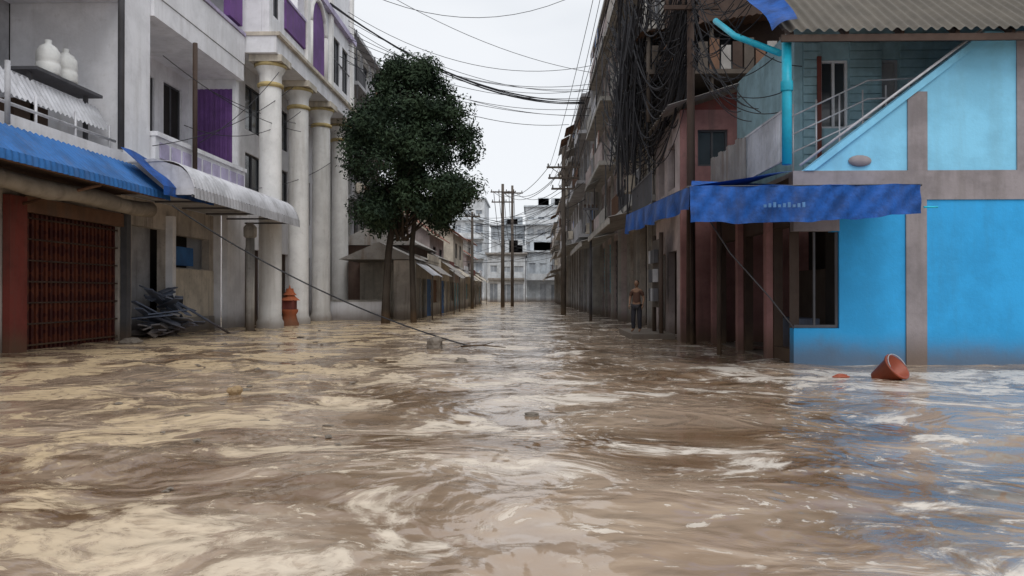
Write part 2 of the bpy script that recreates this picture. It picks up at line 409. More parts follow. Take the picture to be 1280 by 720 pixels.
a = G('blue_corrugated_awning')
a.sheet('sheet', bluesheet, (-10.5, 7, 4.32), (-10.5, 22, 4.32), (-11.5, 7, 5.15), (-11.5, 22, 5.15), 900, 2, lambda u, v: (.025*math.sin(2*math.pi*72*u), 0, .035*math.sin(2*math.pi*72*u)))
a.sheet('valance', bluesheet, (-10.48, 7, 4.15), (-10.48, 22, 4.15), (-10.5, 7, 4.36), (-10.5, 22, 4.36), 600, 1, lambda u, v: (.02*math.sin(2*math.pi*72*u), 0, 0))
a.box('front_beam', rust, -10.75, -10.65, 7, 22, 4.18, 4.28)
for i in range(8): a.poly('rafter', rust, [(-10.7, 8+i*1.95, 4.2), (-12.1, 8+i*1.95, 5.05), (-12.1, 8+i*1.95, 5.12), (-10.7, 8+i*1.95, 4.27)], (0, .08, 0))
a.tube('rolled_canvas', canvas, [(-11.6, 15+i*.8, 3.98+.04*math.sin(i*1.3)) for i in range(11)], [.22+.02*math.sin(i*2.1) for i in range(11)], 14)
a.tube('strut', rust, [(-12.9, 9, 3.6), (-10.8, 9, 4.2)], .04); a.tube('strut', rust, [(-12.9, 19, 3.7), (-10.8, 19, 4.2)], .04)
a.done()
a = G('blue_tarp_awning')
a.sheet('sheet', tarp, (-10.2, 21.0, 4.45), (-10.3, 24.6, 4.6), (-11.2, 20.6, 5.45), (-11.6, 24.6, 5.5), 24, 10, lambda u, v: (0, 0, .06*math.sin(u*9)*math.sin(v*7)))
a.sheet('valance', tarp, (-10.2, 21.0, 4.45), (-10.3, 24.6, 4.6), (-10.2, 21.0, 4.2), (-10.3, 24.6, 4.3), 24, 3, lambda u, v: (.03*math.sin(u*19), 0, 0))
a.done()
a = G('grey_metal_awning')
def cf(u, v): return (.42*math.sin(math.pi*v)*(1-v)+.012*math.sin(2*math.pi*40*u), 0, .02*math.sin(2*math.pi*40*u)+.75*math.sin(math.pi*v)*(1-v))
a.sheet('sheet', metalg, (-9.7, 21.8, 4.5), (-9.7, 31.8, 4.5), (-11.9, 21.8, 5.3), (-11.9, 31.8, 5.3), 640, 16, cf)
a.sheet('valance', metalg, (-9.68, 21.8, 4.2), (-9.68, 31.8, 4.2), (-9.7, 21.8, 4.5), (-9.7, 31.8, 4.5), 640, 1, lambda u, v: (.012*math.sin(2*math.pi*40*u), 0, 0))
for i in range(6): a.box('bracket', dgrey, -11.9, -9.78, 22.0+i*1.9, 22.06+i*1.9, 4.32, 4.38)
a.box('front_beam', dgrey, -9.78, -9.73, 21.8, 31.8, 4.24, 4.31)
a.poly('end_panel', metalg, [(-9.7, 21.83, 4.3), (-11.85, 21.83, 4.3), (-11.85, 21.83, 5.25), (-10.9, 21.83, 5.35), (-10.1, 21.83, 5.1), (-9.72, 21.83, 4.75)], (0, .03, 0))
a.tube('support_post', conc2, [(-11, 29.7, -.6), (-11, 29.7, 3.6)], .17, 14); a.lathe('post_cap', conc2, (-11, 29.7, 3.6), [(.17, 0), (.25, .08), (.25, .42), (.1, .6)], 14)
a.done()
for k, y in enumerate((19.5, 20.25)):
    t = G('plastic_water_jug')
    t.lathe('jug', plastic, (-12.5, y, 7.09), [(0, 0), (.26, 0), (.29, .05), (.29, .28), (.27, .32), (.29, .36), (.28, .6), (.2, .74), (.08, .82), (.08, .92), (0, .93)], 20)
    t.done()
a = G('debris_pile'); bl = M('debris_blue', (.15, .18, .25)); bl2 = M('debris_grey', (.26, .26, .28))
for i in range(40):
    mt = Matrix.Translation((-12.5+R.uniform(-.3, .3), 25.8+R.uniform(-1.0, .9), .1+R.random()**1.5*1.5)) @ Matrix.Rotation(R.uniform(-.5, .5), 4, 'X') @ Matrix.Rotation(R.uniform(-.4, .7), 4, 'Y') @ Matrix.Rotation(R.uniform(0, 3), 4, 'Z')
    a.box('board', R.choice([bl, bl2, bl]), -.7, .7, -.14, .14, -.02, .02, mt)
a.tube('leaning_pole', bl, [(-12.4, 26, 1.3), (-11, 28, -.1)], .04)
a.done()
a = G('orange_spirit_shrine')
a.lathe('pedestal', orange, (-10.9, 34.3, 0), [(.42, -.5), (.42, .1), (.36, .2), (.30, .5), (.38, .62), (.38, .72)], 10)
a.box('house', redp, -11.15, -10.65, 34.05, 34.55, .72, 1.15)
for s in (0, 1):
    a.lathe('roof', orange, (-10.9, 34.3, 1.12+s*.24), [(.48-.16*s, 0), (.3-.1*s, .14), (.16, .3)], 4)
a.lathe('finial', orange, (-10.9, 34.3, 1.6), [(.1, 0), (.03, .12), (0, .25)], 8)
for sx in (-.22, .22):
    for sy in (-.22, .22): a.tube('post', orange, [(-10.9+sx, 34.3+sy, .72), (-10.9+sx, 34.3+sy, 1.14)], .03, 6)
a.done()

# ---------------------------------------------------------------- generic balconied building along street
def apartment(name, s, xf, y0, y1, zs, wm, tm, bal=1.0, bay=3.0, seed=1, body=8, canopy=True, clutter=1.0):
    r = random.Random(seed); g = G(name); o = -s
    nb = max(1, round((y1-y0)/bay)); bw = (y1-y0)/nb
    ops = []; th = .25
    for f in range(len(zs)-1):
        z0, z1 = zs[f], zs[f+1]
        for k in range(nb):
            a0 = y0+k*bw+.3; a1 = y0+(k+1)*bw-.3
            if f == 0: ops.append((a0, a1, z0, z1-.7, 'shop'))
            else: ops.append((a0+.1, a1-.1-r.random()*.3, z0+(.1 if r.random() < .5 else 1.0), z1-.6, 'win'))
    g.wall('street_wall', wm, 'x', xf, xf+s*th, y0, y1, zs[0], zs[-1]+.9, [q[:4] for q in ops])
    for yy in (y0, y1-.2): g.box('end_wall', wm, xf+s*(th+.001), xf+s*body, yy+.001, yy+.199, zs[0], zs[-1]+.9)
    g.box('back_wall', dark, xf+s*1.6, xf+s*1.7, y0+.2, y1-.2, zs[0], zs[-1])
    g.box('roof_slab', tm, xf+s*.26, xf+s*body, y0+.2, y1-.2, zs[-1]-.02, zs[-1]+.2)
    for q in ops:
        if q[4] == 'win':
            if r.random() < .7: window_x(g, xf, s, q[0], q[1], q[2], q[3], r.choice([dgrey, brownd, white]))
            if r.random() < .25:
                g.box('curtain', r.choice([cream, palepink, turq]), xf+s*.3, xf+s*.32, q[0], (q[0]+q[1])/2, q[2], q[3])
        else:
            c = r.random()
            if c < .55:
                m_ = r.choice([tin, conc, rust, turq, brownd, dgrey]); n = 24; zb = q[2] if r.random() < .7 else 1.4
                for i in range(n):
                    zz = zb+(q[3]-zb)*i/n
                    g.box('roller_shutter', m_, xf+s*(.1 if i % 2 else .13), xf+s*.18, q[0], q[1], zz, zz+(q[3]-zb)/n)
            else: g.box('shop_counter', r.choice([wood, conc, brownd]), xf+s*.35, xf+s*.8, q[0], q[1], zs[0], .5)
    for k in range(nb+1):
        yy = y0+k*bw; yy0 = max(y0, yy-.17); yy1 = min(y1, yy+.17)
        g.box('pilaster', tm, xf+o*.003, xf+o*.15, yy0, yy1, zs[0], zs[-1]+.9)
    for f in range(1, len(zs)):
        z = zs[f]; d = bal*(1+.25*r.uniform(-1, 1)) if f < len(zs)-1 else .6
        ya, yb = y0+.02, y1-.02
        g.box('floor_slab', tm, xf+o*.16, xf+o*(.16+d), ya, yb, z-.3, z-.08)
        if f < len(zs)-1:
            for k in range(nb):
                a0 = y0+k*bw+.05; a1 = y0+(k+1)*bw-.05; xx = xf+o*(.1+d)
                c = r.random()
                if c < .5: g.box('balcony_parapet', r.choice([wm, tm, tm]), xx, xx-o*.1, a0, a1, z-.079, z+.85)
                elif c < .9: railing_y(g, 'balcony_railing', r.choice([dgrey, metalg, rust]), xx-o*.05, a0, a1, z-.05, z+.95, .18)
                if c > .4:
                    g.box('balcony_rail_post', dgrey, xx-o*.02, xx-o*.08, a0, a0+.06, z-.07, zs[f+1]-.3)
                if r.random() < .12*clutter: ac_unit(g, xx, s, a0+.4, z+.1)
                if r.random() < .18*clutter:
                    m_ = r.choice([tin, rust, conc, greyw])
                    zz = zs[f+1]-.5
                    g.sheet('tin_awning', m_, (xx+o*.6, a0, zz-.35), (xx+o*.6, a1, zz-.35), (xx-o*.1, a0, zz), (xx-o*.1, a1, zz), 60, 2, lambda u, v: (0, 0, .02*math.sin(2*math.pi*12*u)))
                if r.random() < .3:
                    for q in range(5):
                        yy = a0+.3+q*.4
                        if yy < a1-.4: g.box('laundry', r.choice([redp, white, bluesheet, dgrey, cream, palepink]), xx+o*.03, xx+o*.05, yy, yy+.3, z+.95-r.uniform(.0, .1), z+.95+r.uniform(.3, .6))
    if canopy:
        z = zs[1]-.55
        g.sheet('street_canopy', tin if seed % 2 else conc2, (xf+o*(bal+1.2), y0+.1, z-.35), (xf+o*(bal+1.2), y1-.1, z-.35), (xf+o*.16, y0+.1, z+.1), (xf+o*.16, y1-.1, z+.1), int((y1-y0)*14), 2, lambda u, v: (0, 0, .025*math.sin(2*math.pi*(y1-y0)*2.4*u)))
        g.box('canopy_edge', conc2, xf+o*(bal+1.16), xf+o*(bal+1.22), y0+.1, y1-.1, z-.62, z-.39)
    for i in range(3):
        yy = r.uniform(y0+.5, y1-1.5); g.box('roof_tank_stand', tm, xf+s*1, xf+s*2.2, yy, yy+1.2, zs[-1]+.2, zs[-1]+1.2+r.random())
    g.tube('antenna', dgrey, [(xf+s*1, y0+1, zs[-1]), (xf+s*1, y0+1, zs[-1]+3)], .03, 6)
    return g

apartment('grey_apartment_building', -1, -11.8, 47, 58, [-.6, 4, 7.6, 11.2, 14.6, 18], conc2, greyw, .9, 3, 21, canopy=False).done()
h = G('brown_brick_house')
h.wall('wall', brick, 'y', 46.3, 46.6, -11.5, -7.2, -.6, 4.3, [(-9.6, -8.6, -.6, 2.3)])
h.wall('wall', brick, 'x', -7.5, -7.2, 46.61, 54, -.6, 4.3, [(48, 50, .8, 2.6)])
window_x(h, -7.2, -1, 48, 50, .8, 2.6); h.box('door', brownd, -9.6, -8.6, 46.5, 46.55, -.6, 2.3)
h.poly('roof', tin, [(-12, 45.6, 4.31), (-6.7, 45.6, 4.31), (-9.2, 45.6, 5.7)], (0, 9, 0))
h.done()
h = G('low_white_wall'); h.box('wall', white, -10.8, -7.6, 40.6, 40.8, -.6, 1.0); h.box('cap', conc, -10.85, -7.55, 40.55, 40.85, 1.0, 1.08); h.done()

yy = 41.5; k = 0
cols = [conc2, beige, cream, tin, palepink, beige, cream, conc2]
while yy < 98:
    w = R.uniform(4.5, 6.5); x = -6.2-.006*(yy-44)+R.uniform(-.2, .2)
    s = G('street_stall_shop'); hh = R.uniform(2.7, 3.3)
    s.wall('front_wall', cols[k % 8], 'x', x-.15, x, yy, yy+w-.1, -.6, hh+.5, [(yy+.4, yy+w*.45, -.6, 2.3), (yy+w*.55, yy+w-.5, .8 if k % 2 else -.6, 2.3)])
    s.wall('side_wall', cols[(k+1) % 8], 'y', yy, yy+.12, x-1.2 if k == 0 else x-4, x-.151, -.6, hh+.5)
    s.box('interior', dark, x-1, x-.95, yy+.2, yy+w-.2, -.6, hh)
    m1, m2 = R.choice([tin, turq, turq, conc2, bluesheet]), R.choice([turq, tin, rust])
    for i in range(12): s.box('shutter', m1, x-.1 if i % 2 else x-.08, x-.13, yy+.4, yy+w*.45, -.1+i*.2, .1+i*.2)
    if k % 3: 
        for i in range(12): s.box('shutter', m2, x-.1 if i % 2 else x-.08, x-.13, yy+w*.55, yy+w-.5, -.1+i*.2, .1+i*.2)
    z = hh+.1
    s.sheet('tin_awning', R.choice([tin, tin, cream, metalg, tin]), (x+.95, yy, z-.45), (x+.95, yy+w, z-.4), (x-.05, yy, z+.3), (x-.05, yy+w, z+.3), 90, 3, lambda u, v: (0, 0, .02*math.sin(2*math.pi*22*u)+.05*math.sin(4*u+k)*(1-v)))
    s.poly('roof', R.choice([tin, tile, tin]), [(x+.1, yy-.05, hh+.55), (x-4.2, yy-.05, hh+.55), (x-2, yy-.05, hh+1.5)], (0, w, 0))
    s.tube('awning_post', wood, [(x+.9, yy+.1, -.6), (x+.9, yy+.1, z-.4)], .04, 6)
    if k % 2: s.box('shop_sign', R.choice([redp, bluesheet, cream, white]), x+.02, x+.07, yy+.5, yy+w-.6, hh+.36, hh+.95)
    s.done(); yy += w+R.uniform(0, .5); k += 1
for (x, y, w, l, z, zr, wm) in ((-14.5, 56, 7, 9, 5.8, 8.4, palepink), (-15, 68, 8, 10, 6.8, 9.4, cream), (-14, 82, 7, 10, 5.5, 8, palepink), (-20, 95, 12, 10, 8, 10, conc2)):
    h = G('red_roof_house')
    h.wall('front_wall', wm, 'y', y, y+.2, x, x+w, -.6, z, [(x+w-3, x+w-1.6, z-2.2, z-.8), (x+1, x+2.4, z-2.2, z-.8)])
    window_y(h, y, x+w-3, x+w-1.6, z-2.2, z-.8); window_y(h, y, x+1, x+2.4, z-2.2, z-.8)
    h.wall('side_wall', wm, 'x', x+w-.2, x+w, y+.21, y+l, -.6, z, [(y+2, y+4, z-2.2, z-.8), (y+6, y+8, z-2.2, z-.8)])
    window_x(h, x+w, -1, y+2, y+4, z-2.2, z-.8); window_x(h, x+w, -1, y+6, y+8, z-2.2, z-.8)
    h.poly('gable', wm, [(x, y, z+.001), (x+w, y, z+.001), (x+w/2, y, zr)], (0, .2, 0))
    for sg in (0, 1):
        xe = x-.5 if sg == 0 else x+w+.5
        h.sheet('tile_roof', tile, (xe, y-.6, z-.15), (xe, y+l+.5, z-.15), (x+w/2, y-.6, zr+.12), (x+w/2, y+l+.5, zr+.12), 120, 4, lambda u, v: (0, 0, .04*math.sin(2*math.pi*30*u)))
    h.done()

def block(name, x0, x1, yf, zs, wm, tm, nb, seed):
    r = random.Random(seed); g = G(name); bw = (x1-x0)/nb; ops = []
    for f in range(len(zs)-1):
        for k in range(nb):
            e = bw*r.uniform(.12, .24)
            ops.append((x0+k*bw+e, x0+(k+1)*bw-e, zs[f]+(.9 if f else 0), zs[f+1]-r.uniform(.6, .9)))
    g.wall('front_wall', wm, 'y', yf, yf+.3, x0, x1, zs[0], zs[-1]+1, ops)
    for xx in (x0, x1-.2): g.box('side_wall', wm, xx, xx+.2, yf+.31, yf+14, zs[0], zs[-1]+1)
    g.box('roof_slab', tm, x0-.3, x1+.3, yf-.5, yf+14, zs[-1]+1, zs[-1]+1.25)
    for q in ops: window_y(g, yf, q[0], q[1], q[2], q[3], wm, r.choice([hazedw, hazedw, hazedg, hazedw2]), 2)
    for f in range(1, len(zs)-1):
        d = r.choice([.5, 1.2, 1.3]); g.box('floor_slab', tm, x0+.1, x1-.1, yf-d, yf-.003, zs[f]-.2, zs[f]+.05)
        if d > 1: g.box('balcony_parapet', r.choice([wm, tm]), x0+.1, x1-.1, yf-d, yf-d+.1, zs[f]+.051, zs[f]+.8)
    for i in range(4):
        xx = r.uniform(x0, x1-2); g.box('roof_room', wm, xx, xx+2, yf+2, yf+5, zs[-1]+1.25, zs[-1]+2.4+r.random())
    g.done()
block('white_apartment_block', -17.5, -8.2, 132, [-.6, 4, 7.4, 10.8, 14, 16.5], hazed, hazedg, 5, 3)
block('grey_apartment_block', -8, -1.5, 150, [-.6, 4, 7.2, 10.4, 13.4], hazedg, hazed, 4, 4)
block('white_apartment_block', -1.2, 6.5, 140, [-.6, 4, 7.4, 10.8, 13.8, 16], hazed, hazedg, 4, 5)
block('grey_apartment_block', -34, -18, 140, [-.6, 4, 7.4, 10.8, 14], hazedg, hazed, 7, 6)
block('grey_apartment_block', 7, 24, 150, [-.6, 4, 7.4, 10.8, 14], hazed, hazedg, 7, 8)
block('low_shop_block', -6.5, -1, 112, [-.6, 3.5, 6], hazed, tin, 3, 9)
block('low_shop_block', -.8, 4.2, 118, [-.6, 3.5, 6.6], hazedg, hazed, 3, 10)

# ---------------------------------------------------------------- RIGHT: blue house
b = G('blue_house'); Yf = 16.0
b.wall('lower_wall', bluew, 'y', Yf, Yf+.25, 5.4, 14.5, -.6, 3.4, [(5.39, 6.33, .75, 2.75), (5.39, 6.2, 2.75, 2.95)])
b.box('grey_band', greyt, 5.38, 14.5, Yf-.03, Yf+.24, 3.4, 4.0)
b.box('corner_panel', greyt, 5.395, 6.33, Yf-.02, Yf+.2, 2.76, 3.4)
b.box('pilaster', greyt, 7.68, 8.1, Yf-.035, Yf-.002, -.6, 3.399)
b.poly('upper_wall', bluel, [(5.75, Yf, 4.0), (14.5, Yf, 4.0), (14.5, Yf, 6.85), (9.45, Yf, 6.85)], (0, .25, 0))
b.poly('rake_trim', bluel, [(5.6, Yf-.06, 4.0), (5.8, Yf-.06, 4.0), (9.5, Yf-.06, 6.84), (9.28, Yf-.06, 6.84)], (0, .35, 0))
b.box('pilaster_upper', greyt, 7.72, 8.12, Yf-.03, Yf-.002, 4.001, 5.62)
b.box('pilaster_upper', greyt, 9.93, 10.35, Yf-.03, Yf-.002, 4.001, 6.85)
b.box('pilaster_upper', greyt, 12.6, 13.0, Yf-.03, Yf-.002, 4.001, 6.85)
b.wall('side_wall', brownd, 'x', 5.4, 5.6, Yf+.26, 23, -.6, 3.9, [(16.27, 17.3, .3, 2.9), (17.7, 19.6, -.6, 2.9), (20.2, 22.3, -.6, 2.9)])
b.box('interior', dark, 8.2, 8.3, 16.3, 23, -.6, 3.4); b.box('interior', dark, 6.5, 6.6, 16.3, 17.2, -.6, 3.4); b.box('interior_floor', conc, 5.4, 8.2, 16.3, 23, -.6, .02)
b.box('interior_counter', bl, 5.9, 6.45, 17.4, 19, -.6, .9)
b.box('interior_shelf', wood, 7.6, 8.1, 18.5, 22.4, .02, 2.1)
b.box('window_frame', dgrey, 5.42, 6.32, Yf+.05, Yf+.1, .76, .82); b.box('window_frame', dgrey, 5.82, 5.86, Yf+.05, Yf+.1, .82, 2.74); b.box('window_frame', dgrey, 6.27, 6.325, Yf+.05, Yf+.1, .82, 2.74)
for y in (17.45, 19.85, 22.6): b.box('door_post', pinkp, 5.25, 5.39, y-.12, y+.12, -.6, 3.6)
b.box('back_and_floor', greyw, 5.4, 14.5, 16.3, 23, 3.905, 4.0)
b.wall('right_wall', bluew, 'x', 14.3, 14.5, 16.26, 23, -.6, 6.8)
def rf(u, v): return (0, 0, .035*math.sin(2*math.pi*46*u))
b.sheet('corrugated_roof', roofb, (5.0, 15.45, 6.72), (15.2, 15.45, 6.78), (5.0, 20.5, 10.6), (15.2, 20.5, 10.6), 420, 3, rf)
b.box('fascia', brownd, 5.0, 15.2, 15.5, 15.56, 6.52, 6.66)
for i in range(10): b.poly('rafter', brownd, [(5.2+i*1.1, 15.6, 6.6), (5.2+i*1.1, 20.5, 10.4), (5.2+i*1.1, 20.5, 10.52), (5.2+i*1.1, 15.6, 6.75)], (.08, 0, 0))
b.sheet('roof_tarp', tarp, (4.75, 15.3, 6.62), (5.25, 15.3, 6.9), (4.7, 19.5, 9.9), (5.5, 19.5, 10.0), 8, 16, lambda u, v: (.05*math.sin(v*14), 0, .06*math.sin(v*9+u*4)+.05))
b.wall('teal_wall', teal, 'y', 18, 18.2, 6.3, 12.5, 4.01, 7.7, [(6.7, 7.35, 5.3, 6.9), (8.1, 8.5, 5.2, 6.9)])
for i in range(17): b.box('siding_board', teal, 6.3, 6.69, 17.96, 17.995, 4.1+i*.2, 4.27+i*.2); b.box('siding_board', teal, 7.36, 8.09, 17.96, 17.995, 4.1+i*.2, 4.27+i*.2); b.box('siding_board', teal, 8.51, 12.5, 17.96, 17.995, 4.1+i*.2, 4.27+i*.2)
window_y(b, 18, 6.7, 7.35, 5.3, 6.9, white); window_y(b, 18, 8.1, 8.5, 5.2, 6.9, greyw, greyw, 1)
b.box('window_surround', redp, 6.6, 6.69, 17.9, 17.95, 4.3, 6.95)
b.wall('teal_side', teal, 'x', 6.1, 6.29, 18, 23, 4.01, 7.7)
for z in (5.5, 5.9, 6.3): b.tube('stair_rail', metalg, [(5.6, 16.9, z-1.0), (7.3, 16.9, z-.2), (9.5, 16.9, z-.1)], .02, 6)
for i in range(6): b.tube('stair_post', metalg, [(5.7+i*.5, 16.9, 4.0), (5.7+i*.5, 16.9, 5.6+.2*i*.5)], .018, 6)
b.tube('tin_gutter', metalg, [(5.5, 15.9, 4.1), (9.3, 15.9, 6.95)], .03, 6)
railing_y(b, 'balcony_railing', metalg, 5.3, 16.2, 22.6, 4.25, 5.35, .11, .02)
for i in range(12): b.box('balcony_sheet', tin, 5.22, 5.26, 19.0+i*.3, 19.27+i*.3, 4.1, 5.3+.05*(i % 3))
b.tube('cyan_pipe', cyanp, [(5.2, 15.8, 4.1), (5.2, 15.8, 6.6)], .1, 12)
b.tube('cyan_pipe', cyanp, [(5.2, 16.2, 6.5), (4.6, 17.5, 7.3), (4.4, 18.5, 8)], .07, 10)
b.lathe('pipe_joint', cyanp, (5.2, 15.8, 5.6), [(.12, 0), (.125, .02), (.125, .18), (.12, .2)], 12)
b.lathe('vent', greyt, (0, 0, 0), [(0, .05), (.2, .05), (.24, 0)], 14, Matrix.Translation((6.75, 15.98, 4.2)) @ Matrix.Rotation(math.radians(90), 4, 'X') @ Matrix.Scale(.5, 4, (0, 1, 0)))
b.done()
a = G('blue_tarp_awning')
def v1(u, v): return (0, -.05*math.sin(u*17)*(.3+v)-.03*math.sin(u*37+v*3)*v-.018*math.sin(u*67+v*9+math.sin(u*11)), -.07*math.sin(math.pi*u)*(v)+.014*math.sin(u*23)+.007*math.sin(u*51+2*math.sin(u*9))*v)
a.sheet('front_valance', tarp, (2.78, 13.6, 3.36), (7.15, 14.3, 3.48), (2.78, 13.55, 2.72), (7.15, 14.25, 2.95), 140, 8, v1)
a.sheet('front_sheet', tarp, (2.78, 13.6, 3.36), (7.15, 14.3, 3.48), (3.3, 15.95, 3.8), (7.2, 15.95, 3.62), 60, 12, lambda u, v: (0, 0, -.12*math.sin(math.pi*v)*(.6+.4*math.sin(u*12))))
a.sheet('side_sheet', tarp, (2.78, 13.65, 3.37), (2.75, 22.5, 3.75), (5.35, 15.9, 3.98), (5.35, 22.5, 4.1), 60, 14, lambda u, v: (0, 0, -.14*math.sin(math.pi*v)*abs(math.sin(u*9.4))+.25*v*math.sin(u*3.1)))
a.sheet('side_valance', tarp, (2.78, 13.6, 3.36), (2.75, 22.5, 3.75), (2.76, 13.6, 2.95), (2.72, 22.5, 3.2), 80, 5, lambda u, v: (-.05*math.sin(u*38)*v, 0, .03*math.sin(u*25)*v))
for i in range(9): a.box('printed_letter', tarpw, 4.1+i*.085, 4.15+i*.085, 13.70, 13.72, 3.0, 3.05+.02*(i % 3))
a.tube('ridge_pipe', dgrey, [(2.75, 13.68, 3.36), (7.2, 14.38, 3.48)], .022, 8); a.tube('eave_pipe', dgrey, [(2.8, 13.6, 3.36), (2.79, 22.5, 3.74)], .022, 8)
for p in ((4.6, 22.2), (4.5, 18.6)): a.tube('pole', brownd, [(p[0], p[1], -.6), (p[0], p[1], 3.75)], .06, 8)
a.tube('loose_rope', dgrey, [(3.6, 16, 3.1), (4.1, 16, 2.3), (4.9, 16, 1.4), (5.4, 16, .75)], .015, 6)
a.tube('pole_end', cyanp, [(7.15, 14.2, 3.05), (7.4, 14.2, 3.05)], .02, 6)
a.done()
h = G('pink_house')
h.wall('front_wall', pinkp, 'y', 23.3, 23.5, 4.5, 9, -.6, 7.0, [(5.0, 5.9, 5.3, 6.4)])
window_y(h, 23.3, 5.0, 5.9, 5.3, 6.4)
h.wall('side_wall', palepink, 'x', 4.5, 4.7, 23.51, 28, -.6, 7.0, [(24, 25.4, -.6, 2.8), (26, 27.6, -.6, 2.8), (24.3, 25.5, 4.8, 6.2), (26.2, 27.4, 4.8, 6.2)])
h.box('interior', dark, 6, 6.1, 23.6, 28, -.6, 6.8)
h.sheet('tin_roof', tin, (4.0, 22.7, 7.0), (9.2, 22.7, 8.6), (4.0, 28.2, 7.0), (9.2, 28.2, 8.6), 60, 60, lambda u, v: (0, 0, .03*math.sin(2*math.pi*16*v)))
h.poly('gable', redp, [(4.5, 23.3, 7.001), (9, 23.3, 7.001), (9, 23.3, 8.45)], (0, .2, 0))
h.box('balcony_slab', conc, 3.6, 4.49, 23.5, 28, 4.0, 4.2); railing_y(h, 'balcony_railing', dgrey, 3.65, 23.5, 28, 4.2, 5.2, .16)
h.box('step', conc, 3.15, 4.49, 24.2, 28, -.6, .18)
h.done()
h = G('tin_roofed_house')
h.wall('front_wall', brownd, 'y', 28.3, 28.5, 4.9, 10, -.6, 12.5, [(6, 7.5, 9, 11)]); window_y(h, 28.3, 6, 7.5, 9, 11)
h.sheet('tin_roof', rust, (3.6, 25.5, 10.1), (9.6, 25.5, 11.0), (3.8, 30, 10.9), (9.6, 30, 12.0), 80, 8, lambda u, v: (0, 0, .03*math.sin(2*math.pi*24*u)))
for x in (3.9, 6, 8.5): h.tube('roof_post', wood, [(x, 25.8, 7.2), (x, 25.8, 10.3)], .07, 8)
h.box('deck', wood, 3.9, 9.6, 25.6, 28.3, 8.75, 8.9)
for i in range(14): h.box('deck_board', [wood, rust, tin, brownd][i % 4], 4.0+i*.38, 4.32+i*.38, 25.62, 25.66, 8.91, 9.7+.12*(i % 3))
h.done()
apartment('concrete_shophouse', 1, 4.95, 28.6, 39, [-.6, 5.2, 8.4, 11.6, 14.8, 17.6], beige, conc2, .9, 3.4, 33, clutter=.6).done()
apartment('pale_pink_shophouse', 1, 4.55, 39.3, 50, [-.6, 5.0, 8.3, 11.6, 14.9, 17], palepink, conc2, .85, 3.5, 12, clutter=.6).done()
apartment('stained_shophouse', 1, 4.0, 50.3, 61, [-.6, 5.4, 8.9, 12.2, 14.6], conc2, greyw, .8, 3.5, 46).done()
apartment('white_shophouse', 1, 3.9, 61.3, 76, [-.6, 5.6, 9, 12.2, 14.5], white, conc, .9, 3.6, 52).done()
apartment('grey_shophouse', 1, 3.6, 76.3, 92, [-.6, 4.5, 8, 11], conc2, beige, .6, 4, 61).done()
apartment('beige_shophouse', 1, 3.4, 92.3, 112, [-.6, 4.2, 7.4, 10], beige, conc2, .6, 4, 65).done()

a = G('electric_meter_board')
a.box('board', wood, 4.05, 4.1, 24.6, 26, 1.0, 3.2)
for i in range(3):
    for j in range(3):
        a.box('meter', [dgrey, greyw, dgrey][(i+j) % 3], 3.9, 4.04, 24.7+i*.42, 25.0+i*.42, 1.2+j*.62, 1.62+j*.62)
a.tube('post', brownd, [(4.12, 24.6, -.6), (4.12, 24.6, 3.4)], .07, 8); a.tube('post', brownd, [(4.12, 26, -.6), (4.12, 26, 3.4)], .07, 8)
a.done()

